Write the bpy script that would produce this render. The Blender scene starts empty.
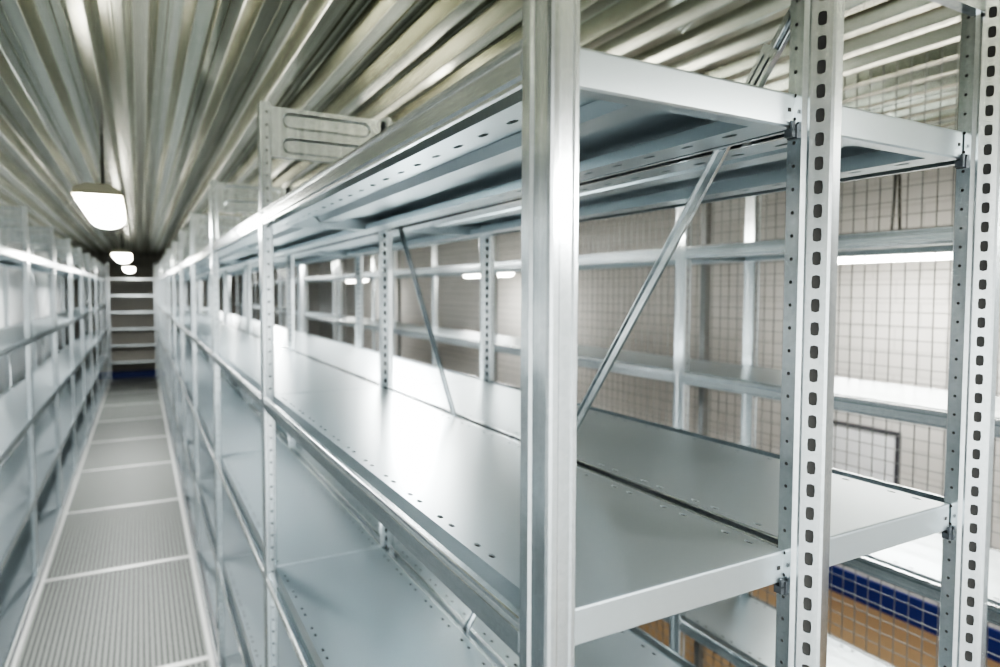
import bpy, math, random
from mathutils import Vector, Matrix
random.seed(4)
H=2.684; XA=.447; XB=.947; XC=1.451; Y0=.689; L=2.088; NB=10
LEV=[H+.318,H-.426,H-1.145,H-1.87,.10]
PTOP=3.43; CEIL=3.70; XL=-.867; XR3=2.28; DEP=.5
XW=5.5; XWL=-1.75; YE=23.3; YB=-2.6

# ------------------------------------------------------------ materials
def nodes(name):
    m=bpy.data.materials.new(name); m.use_nodes=True
    nt=m.node_tree; b=nt.nodes['Principled BSDF']; return m,nt,b
def galv(name,c1,c2,metal,r1,r2,scale=9,fine=140,bump=0,stretch=None,contrast=(0,1),fmix=.25):
    m,nt,b=nodes(name)
    tc=nt.nodes.new('ShaderNodeTexCoord'); mp=nt.nodes.new('ShaderNodeMapping')
    if stretch: mp.inputs['Scale'].default_value=stretch
    nt.links.new(tc.outputs['Object'],mp.inputs['Vector'])
    n=nt.nodes.new('ShaderNodeTexNoise'); n.inputs['Scale'].default_value=scale; n.inputs['Detail'].default_value=3
    nt.links.new(mp.outputs[0],n.inputs['Vector'])
    v=nt.nodes.new('ShaderNodeTexVoronoi'); v.inputs['Scale'].default_value=fine
    nt.links.new(tc.outputs['Object'],v.inputs['Vector'])
    mx=nt.nodes.new('ShaderNodeMix'); mx.data_type='FLOAT'; mx.inputs[0].default_value=fmix
    nt.links.new(n.outputs['Fac'],mx.inputs[2])
    sx=nt.nodes.new('ShaderNodeSeparateColor'); nt.links.new(v.outputs['Color'],sx.inputs[0])
    nt.links.new(sx.outputs[0],mx.inputs[3])
    cm=nt.nodes.new('ShaderNodeMapRange'); cm.inputs['From Min'].default_value=contrast[0]; cm.inputs['From Max'].default_value=contrast[1]
    nt.links.new(mx.outputs[0],cm.inputs['Value'])
    cr=nt.nodes.new('ShaderNodeMix'); cr.data_type='RGBA'
    cr.inputs[6].default_value=(*c1,1); cr.inputs[7].default_value=(*c2,1)
    nt.links.new(cm.outputs[0],cr.inputs[0]); nt.links.new(cr.outputs[2],b.inputs['Base Color'])
    mr=nt.nodes.new('ShaderNodeMapRange'); mr.inputs['From Min'].default_value=.3; mr.inputs['From Max'].default_value=.7
    mr.inputs['To Min'].default_value=r1; mr.inputs['To Max'].default_value=r2
    nt.links.new(n.outputs['Fac'],mr.inputs['Value']); nt.links.new(mr.outputs[0],b.inputs['Roughness'])
    b.inputs['Metallic'].default_value=metal
    return m
def plain(name,c,rough=.5,metal=0):
    m,nt,b=nodes(name)
    tc=nt.nodes.new('ShaderNodeTexCoord')
    n=nt.nodes.new('ShaderNodeTexNoise'); n.inputs['Scale'].default_value=5; n.inputs['Detail'].default_value=5
    nt.links.new(tc.outputs['Object'],n.inputs['Vector'])
    cr=nt.nodes.new('ShaderNodeMix'); cr.data_type='RGBA'
    cr.inputs[6].default_value=(*[k*.92 for k in c],1); cr.inputs[7].default_value=(*[min(1,k*1.05) for k in c],1)
    nt.links.new(n.outputs['Fac'],cr.inputs[0]); nt.links.new(cr.outputs[2],b.inputs['Base Color'])
    b.inputs['Roughness'].default_value=rough; b.inputs['Metallic'].default_value=metal
    return m
M_POST=galv('galvanized_post',(.60,.645,.665),(.84,.875,.89),1.0,.17,.25,scale=10,stretch=(4,4,.10),contrast=(.25,.75),fmix=.15)  # pale vertical streaks paint brushed reflections into the base colour
M_DECK=galv('galvanized_deck',(.50,.56,.585),(.555,.615,.64),.86,.29,.31,scale=2,fine=160,fmix=.15)
M_BEAM=galv('galvanized_beam',(.60,.645,.66),(.85,.88,.895),1.0,.15,.24,scale=8,stretch=(4,.15,4),contrast=(.25,.75),fmix=.15)
M_DARK=plain('hole_shade',(.03,.03,.028),.7)  # near-black caps closing shallow punched holes, painted as the shade inside
M_CLIP=plain('dark_clip_steel',(.09,.10,.11),.4,.6)
M_CEIL=galv('corrugated_zinc',(.33,.335,.25),(.84,.83,.73),.94,.17,.25,scale=3,fine=30,stretch=(5,.03,1),contrast=(.25,.75),fmix=.02)  # cream streaks along the ribs put lamp reflections into the colour
M_MESH=plain('mesh_wire',(.24,.245,.24),.4,.3)
M_BLUE=plain('blue_paint',(.015,.03,.17),.4)
M_HOOD=plain('lamp_housing',(.40,.38,.28),.4)
M_CABLE=plain('cable',(.04,.04,.03),.6)
M_BOARD=plain('board_white',(.75,.76,.78),.5)
M_FRAME=plain('board_frame',(.06,.06,.07),.5)
M_TRIM=galv('walkway_trim',(.52,.52,.50),(.66,.66,.64),.5,.3,.45)
M_BEIGE=plain('beige_panel',(.36,.34,.30),.6)
M_CONC=plain('grey_floor',(.22,.23,.235),.5)
M_WHITE=plain('white_plaster',(.60,.61,.61),.7)
def brick(name,c1,c2,mort,w,h,rough,rotx):
    m,nt,b=nodes(name)
    tc=nt.nodes.new('ShaderNodeTexCoord')
    sp=nt.nodes.new('ShaderNodeSeparateXYZ');cb=nt.nodes.new('ShaderNodeCombineXYZ')
    nt.links.new(tc.outputs['Object'],sp.inputs[0]);nt.links.new(sp.outputs[1 if rotx=='x' else 0],cb.inputs[0]);nt.links.new(sp.outputs[2],cb.inputs[1])
    t=nt.nodes.new('ShaderNodeTexBrick'); nt.links.new(cb.outputs[0],t.inputs['Vector'])
    t.inputs['Scale'].default_value=1
    t.inputs['Color1'].default_value=(*c1,1);t.inputs['Color2'].default_value=(*c2,1);t.inputs['Mortar'].default_value=(*mort,1)
    t.inputs['Brick Width'].default_value=w;t.inputs['Row Height'].default_value=h;t.inputs['Mortar Size'].default_value=.006
    nt.links.new(t.outputs['Color'],b.inputs['Base Color']); b.inputs['Roughness'].default_value=rough
    return m
M_WALL=brick('white_block_wall',(.54,.525,.50),(.515,.50,.475),(.42,.41,.39),.4,.2,.7,'x')
M_WALLY=brick('beige_block_wall',(.40,.38,.335),(.38,.36,.32),(.30,.29,.27),.4,.2,.7,'y')
M_FLOOR=plain('brown_floor',(.24,.16,.085),.35)
def grating():
    m,nt,b=nodes('perforated_walkway')
    tc=nt.nodes.new('ShaderNodeTexCoord')
    v=nt.nodes.new('ShaderNodeTexVoronoi'); v.inputs['Scale'].default_value=26; v.inputs['Randomness'].default_value=0
    nt.links.new(tc.outputs['Object'],v.inputs['Vector'])
    r=nt.nodes.new('ShaderNodeValToRGB'); r.color_ramp.elements[0].position=.32; r.color_ramp.elements[1].position=.42
    r.color_ramp.elements[0].color=(.025,.028,.025,1); r.color_ramp.elements[1].color=(.25,.262,.245,1)
    nt.links.new(v.outputs['Distance'],r.inputs[0]); nt.links.new(r.outputs[0],b.inputs['Base Color'])
    b.inputs['Roughness'].default_value=.5; b.inputs['Metallic'].default_value=.15
    b.inputs['Specular IOR Level'].default_value=.3
    return m
M_GRAT=grating()
def emis(name,c,s):
    m,nt,b=nodes(name); b.inputs['Emission Color'].default_value=(*c,1); b.inputs['Emission Strength'].default_value=s
    b.inputs['Base Color'].default_value=(.9,.9,.9,1); return m
M_TUBE=emis('lamp_diffuser',(1,.98,.90),20)

# ------------------------------------------------------------ mesh builder
class MB:
    def __init__(s): s.v=[];s.f=[];s.m=[]
    def quad(s,pts,mi=0):
        n=len(s.v); s.v+= [tuple(p) for p in pts]; s.f.append(tuple(range(n,n+len(pts)))); s.m.append(mi)
    def box(s,a,b,mi=0):
        x0,y0,z0=a;x1,y1,z1=b;n=len(s.v)
        s.v+=[(x0,y0,z0),(x1,y0,z0),(x1,y1,z0),(x0,y1,z0),(x0,y0,z1),(x1,y0,z1),(x1,y1,z1),(x0,y1,z1)]
        for f in [(0,3,2,1),(4,5,6,7),(0,1,5,4),(1,2,6,5),(2,3,7,6),(3,0,4,7)]:
            s.f.append(tuple(n+i for i in f)); s.m.append(mi)
    def bar(s,p,q,w,t,nrm,mi=0):
        p=Vector(p);q=Vector(q);d=(q-p).normalized();nn=Vector(nrm).normalized();u=d.cross(nn).normalized()
        c=[]
        for e in (p,q):
            for a,b in ((-1,-1),(1,-1),(1,1),(-1,1)): c.append(e+u*w/2*a+nn*t/2*b)
        n=len(s.v);s.v+=[tuple(k) for k in c]
        for f in [(0,1,2,3),(7,6,5,4),(0,4,5,1),(1,5,6,2),(2,6,7,3),(3,7,4,0)]:
            s.f.append(tuple(n+i for i in f)); s.m.append(mi)
    def sweep(s,prof,A,U,V,D,closed=False,mi=0,skip=()):
        A=Vector(A);U=Vector(U);V=Vector(V);D=Vector(D)
        P=[A+U*a+V*b for a,b in prof]; k=len(P); n=len(s.v)
        s.v+=[tuple(p) for p in P]+[tuple(p+D) for p in P]
        for i in range(k if closed else k-1):
            if i in skip: continue
            j=(i+1)%k; s.f.append((n+i,n+j,n+k+j,n+k+i)); s.m.append(mi)
    def cap(s,prof,A,U,V,mi=0):
        A=Vector(A);U=Vector(U);V=Vector(V); s.quad([A+U*a+V*b for a,b in prof],mi)
    def punch(s,O,U,V,w,Ht,pitch,hw,hh,rnd=.75,cu=None,depth=.003,N=(0,0,1),mask=None,mi=0,hm=1):
        O=Vector(O);U=Vector(U).normalized();V=Vector(V).normalized();N=Vector(N).normalized()
        if cu is None: cu=w/2
        nc=int(Ht/pitch); rem=(Ht-nc*pitch)/2
        if rem>1e-5:
            for a in (0,Ht-rem): s.quad([O+V*a,O+U*w+V*a,O+U*w+V*(a+rem),O+V*(a+rem)],mi)
        for i in range(nc):
            o=O+V*(rem+i*pitch)
            if mask and not mask(i):
                s.quad([o,o+U*w,o+U*w+V*pitch,o+V*pitch],mi); continue
            c=o+U*cu+V*pitch/2
            out=[o,o+U*cu,o+U*w,o+U*w+V*pitch/2,o+U*w+V*pitch,o+U*cu+V*pitch,o+V*pitch,o+V*pitch/2]
            inn=[]
            for a,b in ((-1,-1),(0,-1),(1,-1),(1,0),(1,1),(0,1),(-1,1),(-1,0)):
                k=rnd if a and b else 1
                inn.append(c+U*hw*a*k+V*hh*b*k)
            dn=[p-N*depth for p in inn]
            n=len(s.v); s.v+=[tuple(p) for p in out+inn+dn]
            for j in range(8):
                k=(j+1)%8
                s.f.append((n+j,n+k,n+8+k,n+8+j)); s.m.append(mi)
                s.f.append((n+8+j,n+8+k,n+16+k,n+16+j)); s.m.append(mi)
            s.f.append(tuple(n+16+j for j in range(8))); s.m.append(hm)
    def mesh(s,name,mats):
        me=bpy.data.meshes.new(name); me.from_pydata(s.v,[],s.f)
        for m in mats: me.materials.append(m)
        me.polygons.foreach_set('material_index',s.m); me.update(); return me
col=bpy.context.scene.collection
def obj(name,me,parent=None,loc=(0,0,0),rot=(0,0,0)):
    o=bpy.data.objects.new(name,me); col.objects.link(o); o.location=loc; o.rotation_euler=rot
    if parent: o.parent=parent
    return o
def empty(name,loc=(0,0,0)):
    o=bpy.data.objects.new(name,None); col.objects.link(o); o.location=loc; return o

# ------------------------------------------------------------ posts
w,h=.022,.034
pf=[(-w+.006,-h),(-w+.002,-h+.0015),(-w,-h+.006),(-w,-.012),(-w+.0035,-.008),(-w+.0035,.008),(-w,.012),(-w,h-.003),(-w+.003,h),
    (w-.003,h),(w,h-.003),(w,-h+.003),(w-.003,-h),(w-.008,-h),(w-.010,-h+.003),(-w+.017,-h+.003),(-w+.014,-h)]
m=MB(); m.sweep(pf,(0,0,0),(1,0,0),(0,1,0),(0,0,PTOP),closed=True); m.cap(pf,(0,0,PTOP),(1,0,0),(0,1,0))
POST_F=m.mesh('rolled_post',[M_POST,M_DARK])
m=MB()
m.sweep(pf,(0,0,0),(1,0,0),(0,1,0),(0,0,PTOP),closed=True,skip=(14,)); m.cap(pf,(0,0,PTOP),(1,0,0),(0,1,0))
m.punch((-w+.017,-h+.003,0),(1,0,0),(0,0,1),2*w-.027,PTOP,.05,.0035,.005,N=(0,-1,0))
POST_FH=m.mesh('rolled_post_punched',[M_POST,M_DARK])
m=MB()
ps=[(-w,h-.003),(-w,.006),(-w+.007,.001),(-w+.007,-.003),(-.003,-h+.003),(.001,-h),(w-.003,-h),(w,-h+.003),(w,h-.003),(w-.003,h),(-w+.003,h)]
m.sweep(ps,(0,0,0),(1,0,0),(0,1,0),(0,0,PTOP),closed=True,skip=(0,3)); m.cap(ps,(0,0,PTOP),(1,0,0),(0,1,0))
m.punch((-w,h-.003,0),(0,-1,0),(0,0,1),.025,PTOP,.0372,.003,.003,N=(-1,0,0),cu=.012)
a=Vector((-w+.007,-.003,0)); b=Vector((-.003,-h+.003,0)); d=(b-a)
m.punch(a,d,(0,0,1),d.length,PTOP,.0372,.0066,.0110,rnd=.85,N=(d.y,-d.x,0),depth=.004,cu=d.length*.5)
POST_S=m.mesh('slotted_post',[M_POST,M_DARK])

# ------------------------------------------------------------ deck
W=XB-XA-2*w
DOFF=.020
def make_deck(Ld):
    m=MB(); T=.054
    msk=lambda i:i%3!=2
    m.punch((0,.003,0),(1,0,0),(0,1,0),.045,Ld-.006,.052,.005,.010,cu=.02,N=(0,0,1),mask=msk)
    m.punch((W-.045,.003,0),(1,0,0),(0,1,0),.045,Ld-.006,.052,.005,.010,cu=.025,N=(0,0,1),mask=msk)
    m.quad([(.045,.003,0),(W-.045,.003,0),(W-.045,Ld-.003,0),(.045,Ld-.003,0)])
    pr=[(.004,0),(.001,-.001),(0,-.004),(0,-T+.003),(.003,-T),(.03,-T)]
    m.sweep(pr,(0,0,0),(0,1,0),(0,0,1),(W,0,0)); m.sweep(pr,(0,Ld,0),(0,-1,0),(0,0,1),(W,0,0))
    m.quad([(0,0,0),(0,Ld,0),(0,Ld,-T),(0,0,-T)]); m.quad([(W,0,0),(W,Ld,0),(W,Ld,-T),(W,0,-T)])
    m.punch((0,.03,-T),(1,0,0),(0,1,0),.07,Ld-.06,.1,.006,.016,cu=.045,N=(0,0,-1))
    m.punch((W-.07,.03,-T),(1,0,0),(0,1,0),.07,Ld-.06,.1,.006,.016,cu=.025,N=(0,0,-1))
    m.quad([(.07,.03,-T),(.07,Ld-.03,-T),(.07,Ld-.03,-T+.02),(.07,.03,-T+.02)])
    m.quad([(W-.07,.03,-T),(W-.07,Ld-.03,-T),(W-.07,Ld-.03,-T+.02),(W-.07,.03,-T+.02)])
    m.quad([(0,.003,-.008),(W,.003,-.008),(W,Ld-.003,-.008),(0,Ld-.003,-.008)])
    m.sweep([(-.045,-.009),(-.03,-.03),(.03,-.03),(.045,-.009)],(W/2,.02,0),(1,0,0),(0,0,1),(0,Ld-.04,0))
    for x in (.012,W-.012):
        m.box((x-.003,-.0015,-.03),(x+.003,0,-.024),1)
    return m.mesh('shelf_deck',[M_DECK,M_DARK])
DECK=make_deck(L-.006)
bp=[(.012,0),(.002,0),(0,-.002),(0,-.008),(.006,-.011),(.006,-.016),(0,-.019),(0,-.046),(.004,-.050),(.004,-.056),(.012,-.056)]
m=MB(); LB=L-2*h-.002
m.sweep(bp,(-w,0,0),(1,0,0),(0,0,1),(0,LB,0),closed=True); m.cap(bp,(-w,0,0),(1,0,0),(0,0,1)); BEAM=m.mesh('edge_beam',[M_BEAM])
m=MB(); bq=[(-a,b) for a,b in bp]; m.sweep(bq,(w,0,0),(1,0,0),(0,0,1),(0,LB,0),closed=True); m.cap(bq,(w,0,0),(1,0,0),(0,0,1)); BEAM2=m.mesh('edge_beam_back',[M_BEAM])
def header():
    m=MB(); Wd=W; Hh=.20
    for sy,yy in ((1,-.012),(-1,.012)):
        for za,zb in ((0,.1),(.1,.2)):
            z0,z1=za+.018,zb-.018
            cx=Wd/2;hz=(z1-z0)/2;cz=(z0+z1)/2;hx=Wd/2-.045;r=hz;n=8
            out=[];inn=[]
            for sgn,base in ((1,-90),(-1,90)):
                for i in range(n+1):
                    a=math.radians(base+180*i/n)
                    out.append((cx+sgn*(hx-r)+math.cos(a)*r,cz+math.sin(a)*r))
                    inn.append((cx+sgn*(hx-r)+math.cos(a)*(r-.008),cz+math.sin(a)*(r-.008)))
            k=len(out); n0=len(m.v)
            m.v+=[(x,yy,z) for x,z in out]+[(x,yy+.008*sy,z) for x,z in inn]
            for i in range(k):
                j=(i+1)%k; m.f.append((n0+i,n0+j,n0+k+j,n0+k+i)); m.m.append(0)
            m.f.append(tuple(n0+k+i for i in range(k))); m.m.append(0)
            rr=[]
            for i,(x,z) in enumerate(out):
                fr=(z-cz)/hz; X=Wd if x>Wd/2 else 0
                rr.append((X if abs(fr)<.999 else x,(zb if fr>0 else za) if abs(fr)>.7 else cz+fr*(zb-za)/2/.7))
            n1=len(m.v); m.v+=[(x,yy,z) for x,z in rr]
            for i in range(k):
                j=(i+1)%k; m.f.append((n0+i,n0+j,n1+j,n1+i)); m.m.append(0)
    m.quad([(0,-.012,Hh),(Wd,-.012,Hh),(Wd,.012,Hh),(0,.012,Hh)])
    m.quad([(0,-.012,0),(Wd,-.012,0),(Wd,.012,0),(0,.012,0)])
    return m.mesh('frame_header',[M_POST])
HEAD=header()
m=MB(); m.box((-.012,0,-.070),(-.002,.014,-.058)); m.box((-.003,-.002,-.072),(0,.016,-.050)); m.box((-.012,.0,-.060),(-.004,.004,-.045))
CLIP=m.mesh('shelf_clip',[M_CLIP])

def rack(name,xs,y0,nb,levels,brace=None,slot_cols=(),clips=False):
    E=empty(name,(xs[0],y0,0)); x0=xs[0]
    for ci,x in enumerate(xs):
        for k in range(nb+1):
            me=POST_S if ci in slot_cols else (POST_F if k==0 else POST_FH)
            obj('post',me,E,(x-x0,k*L,0))
    for bi in range(len(xs)-1):
        xa=xs[bi]-x0
        for k in range(nb):
            for z in levels:
                obj('deck',DECK,E,(xa+w,k*L+DOFF,z))
                obj('edge_beam_front',BEAM,E,(xa,k*L+h+.001,z))
                obj('edge_beam_rear',BEAM2,E,(xs[bi+1]-x0,k*L+h+.001,z))
        for k in range(nb+1):
            obj('frame_header',HEAD,E,(xa+w,k*L,PTOP-.21))
            if clips and k==0:
                for z in levels:
                    obj('shelf_clip',CLIP,E,(xs[bi+1]-x0-w,k*L+DOFF-.006,z))
    if brace is not None:
        for (bx,ks) in brace:
            for k in ks:
                m=MB()
                ya=.03;yb=L-.03;za=H+.46;zb=za-1.3*(yb-ya)
                for sgn,(p,q) in enumerate((((0,ya,za),(0,yb,zb)),((0,yb,za),(0,ya,zb)))):
                    off=-.004 if sgn==0 else .004
                    p=Vector(p);q=Vector(q);dd=(q-p).normalized();o_=Vector((off,0,0))
                    m.bar(p+o_,q+o_,.026,.0025,(1,0,0))
                    sd=dd.cross(Vector((1,0,0))).normalized()
                    for e in (-.0115,.0115): m.bar(p+o_+sd*e+Vector((-.003,0,0)),q+o_+sd*e+Vector((-.003,0,0)),.003,.006,(1,0,0))
                    c=p+dd*.16+Vector((off-.010,0,0))
                    for e in (-.012,.012): m.bar(c-dd*.09+sd*e,c+dd*.06+sd*e,.007,.008,(1,0,0))
                    m.bar(c-dd*.15,c-dd*.02,.009,.009,(1,0,0)); m.bar(c+dd*.055,c+dd*.07,.034,.010,(1,0,0)); m.bar(c-dd*.095,c-dd*.08,.034,.010,(1,0,0))
                obj('cross_brace',m.mesh('cross_brace',[M_BEAM]),E,(bx-x0,k*L,0))
    return E
R1=rack('shelving_rack',[XA,XB,XC],Y0,NB,LEV,slot_cols=(1,2),clips=True,brace=[(XB,[0,3,6])])
RL=rack('shelving_rack',[XL-DEP+w,XL-w],.9,NB,LEV,brace=[(XL-DEP+w,[2,5])])
LEV3=[H+.215,H-.385,H-.96,H-1.6,H-2.3]
R3=rack('shelving_rack',[XR3+w,XR3+DEP],2.36-L,NB,LEV3,slot_cols=())
E=empty('shelving_rack',(0,YE-.5,0))
m=MB()
for x in (-.84,.40):
    for y in (-.2,.2): m.box((x-.025,y-.02,-.03),(x+.025,y+.02,3.5))
for z in (.55,1.05,1.55,2.05,2.55,3.05): 
    m.box((-.82,-.22,z-.05),(.38,.22,z))
m.box((-.82,.2,.4),(.38,.215,3.45),1)
obj('frame',m.mesh('end_rack',[M_BEAM,M_BEIGE]),E)

# ------------------------------------------------------------ room
def room(name,a,b,mat):
    m=MB(); m.box(a,b); return obj(name,m.mesh(name,[mat]))
m=MB(); m.box((XWL-.1,YB-.1,-.1),(2.86,YE+.1,-.03),0); m.box((2.86,YB-.1,-.1),(XW+.1,YE+.1,-.03),1)
obj('floor',m.mesh('floor',[M_CONC,M_FLOOR]))
room('wall_right',(XW,YB,-.1),(XW+.1,YE,CEIL+.2),M_WALL)
room('wall_left',(XWL-.1,YB,-.1),(XWL,YE,CEIL+.2),M_WHITE)
room('wall_far',(XWL-.1,YE,-.1),(XW+.1,YE+.1,CEIL+.2),M_WALLY)
room('wall_back',(XWL-.1,YB-.1,-.1),(XW+.1,YB,CEIL+.2),M_WHITE)
room('baseboard_right',(XW-.02,YB,-.03),(XW,YE,.20),M_BLUE)
room('baseboard_far',(XWL,YE-.02,-.03),(XW,YE,.20),M_BLUE)
m=MB(); pitch=.205; x=XWL-.1; pr=[]
while x<XW+.1:
    pr+=[(x,0),(x+.050,0),(x+.054,.004),(x+.084,.078),(x+.090,.082),(x+.119,.082),(x+.123,.072),(x+.133,.072),(x+.137,.082),(x+.168,.082),(x+.174,.078),(x+.201,.004)]
    x+=pitch
m.sweep(pr,(0,YB,CEIL),(1,0,0),(0,0,1),(0,YE-YB,0))
m.quad([(XWL-.1,YB,CEIL+.12),(XW+.1,YB,CEIL+.12),(XW+.1,YE,CEIL+.12),(XWL-.1,YE,CEIL+.12)])
obj('ceiling',m.mesh('ceiling',[M_CEIL]))
def walkway(x0,x1,name):
    E=empty(name,((x0+x1)/2,0,0)); m=MB(); hw_=(x1-x0)/2
    y=.95-L; ys=y-.03
    for k in range(11):
        m.box((-hw_+.03,y+.03,-.03),(hw_-.03,y+L-.03,0),0)
        m.box((-hw_+.03,y-.03,-.03),(hw_-.03,y+.03,.004),1)
        y+=L
    m.box((-hw_,ys,-.03),(-hw_+.03,y,.010),1); m.box((hw_-.03,ys,-.03),(hw_,y,.010),1)
    obj('panels',m.mesh('walkway_panels',[M_GRAT,M_TRIM]),E)
walkway(XL+.010,XA-w-.010,'walkway_grating'); walkway(XC+w+.010,XR3-.010,'walkway_grating')

# mesh partition
m=MB(); XM=2.88; t=.0018
y=-1.0
while y<YE-.1:
    m.box((XM-t,y-t,.05),(XM+t,y+t,CEIL-.02)); y+=.06
z=.08
while z<CEIL-.03:
    m.box((XM+t,-1.0,z-t),(XM+3*t,YE-.1,z+t)); z+=.06
y=.2
while y<YE-.1:
    m.box((XM+.008,y-.02,-.03),(XM+.048,y+.02,CEIL-.002)); y+=2.6
E=empty('wire_mesh_partition',(0,0,0)); obj('mesh',m.mesh('wire_mesh',[M_MESH]),E)

E=empty('notice_board',(XW-.014,3.45,1.28)); m=MB()
m.box((-.01,-.30,-.22),(.012,.30,.22),0); 
for a,b in (((-.02,-.33,-.25),(.014,.33,-.22)),((-.02,-.33,.22),(.014,.33,.25)),((-.02,-.33,-.22),(.014,-.30,.22)),((-.02,.30,-.22),(.014,.33,.22))): m.box(a,b,1)
obj('board',m.mesh('board',[M_BOARD,M_FRAME]),E)

# ------------------------------------------------------------ lamps
def lampmesh(z):
    m=MB(); Ll=.72
    hood=[(-.12,0),(-.115,.03),(-.06,.06),(.06,.06),(.115,.03),(.12,0)]
    m.sweep(hood,(0,-Ll,0),(1,0,0),(0,0,1),(0,2*Ll,0)); m.cap(hood,(0,-Ll,0),(1,0,0),(0,0,1)); m.cap(hood,(0,Ll,0),(1,0,0),(0,0,1))
    m.box((-.03,-.1,.06),(.03,.1,.08))
    dif=[(-.11,0),(-.105,-.03),(-.08,-.055),(-.04,-.07),(0,-.075),(.04,-.07),(.08,-.055),(.105,-.03),(.11,0)]
    m.sweep(dif,(0,-Ll+.05,0),(1,0,0),(0,0,1),(0,2*Ll-.10,0),mi=1)
    for sg in (-1,1):
        prev=[(a,sg*(Ll-.05),b) for a,b in dif]
        for f,dy in ((.92,.02),(.70,.04),(.0,.05)):
            cur=[(a*f if f else a*.35,sg*(Ll-.05+dy*.8),b*(f if f else .35)) for a,b in dif]
            for i in range(len(dif)-1): m.quad([prev[i],prev[i+1],cur[i+1],cur[i]],1)
            prev=cur
        m.quad(prev,1)
    for yy in (-.03,.03): m.bar((0,yy,.08),(0,yy*.2,CEIL-.006-z),.016,.012,(0,1,0),2)
    return m.mesh('fluorescent_lamp',[M_HOOD,M_TUBE,M_CABLE])
LMC={}
def lamp(x,y,z=H+.50,pw=40):
    if z not in LMC: LMC[z]=lampmesh(z)
    E=empty('fluorescent_lamp',(x,y,z)); obj('luminaire',LMC[z],E)
    li=bpy.data.lights.new('tube_light','AREA'); li.shape='RECTANGLE'; li.size=.20; li.size_y=1.3; li.energy=pw; li.color=(.97,.99,1)
    o=bpy.data.objects.new('tube_light',li); col.objects.link(o); o.parent=E; o.location=(0,0,-.08)
lamp(-.20,-1.0,pw=85); lamp(-.20,5.0,z=H+.53,pw=66)
for y in (11.1,17.4): lamp(-.22,y,pw=64)
for y in (-.9,5.0,11,17): lamp(1.87,y,pw=62 if y<0 else 50)
for y in (2.75,9,16): lamp(4.7,y,z=H+.30,pw=18)

# ------------------------------------------------------------ world, camera
wd=bpy.data.worlds.new('World'); bpy.context.scene.world=wd; wd.use_nodes=True
bg=wd.node_tree.nodes['Background']; bg.inputs[0].default_value=(.95,.98,1,1); bg.inputs[1].default_value=1.0
cam=bpy.data.cameras.new('camera'); co=bpy.data.objects.new('camera',cam); col.objects.link(co)
yaw,pit,rol=math.radians(28.72),math.radians(-2.7),math.radians(.19)
F=Vector((math.sin(yaw)*math.cos(pit),math.cos(yaw)*math.cos(pit),math.sin(pit)))
R=Vector((math.cos(yaw),-math.sin(yaw),0)); U=R.cross(F)
R2=R*math.cos(rol)+U*math.sin(rol); U2=-R*math.sin(rol)+U*math.cos(rol)
mt=Matrix((R2,U2,-F)).transposed().to_4x4(); mt.translation=Vector((0,0,H)); co.matrix_world=mt
cam.sensor_width=36; cam.lens=655.9*36/1000; cam.shift_y=-.011; cam.clip_start=.02
cam.dof.use_dof=True; cam.dof.focus_distance=1.15; cam.dof.aperture_fstop=2.8
bpy.context.scene.camera=co
vs=bpy.context.scene.view_settings; vs.view_transform='AgX'; vs.look='AgX - High Contrast'; vs.exposure=.85
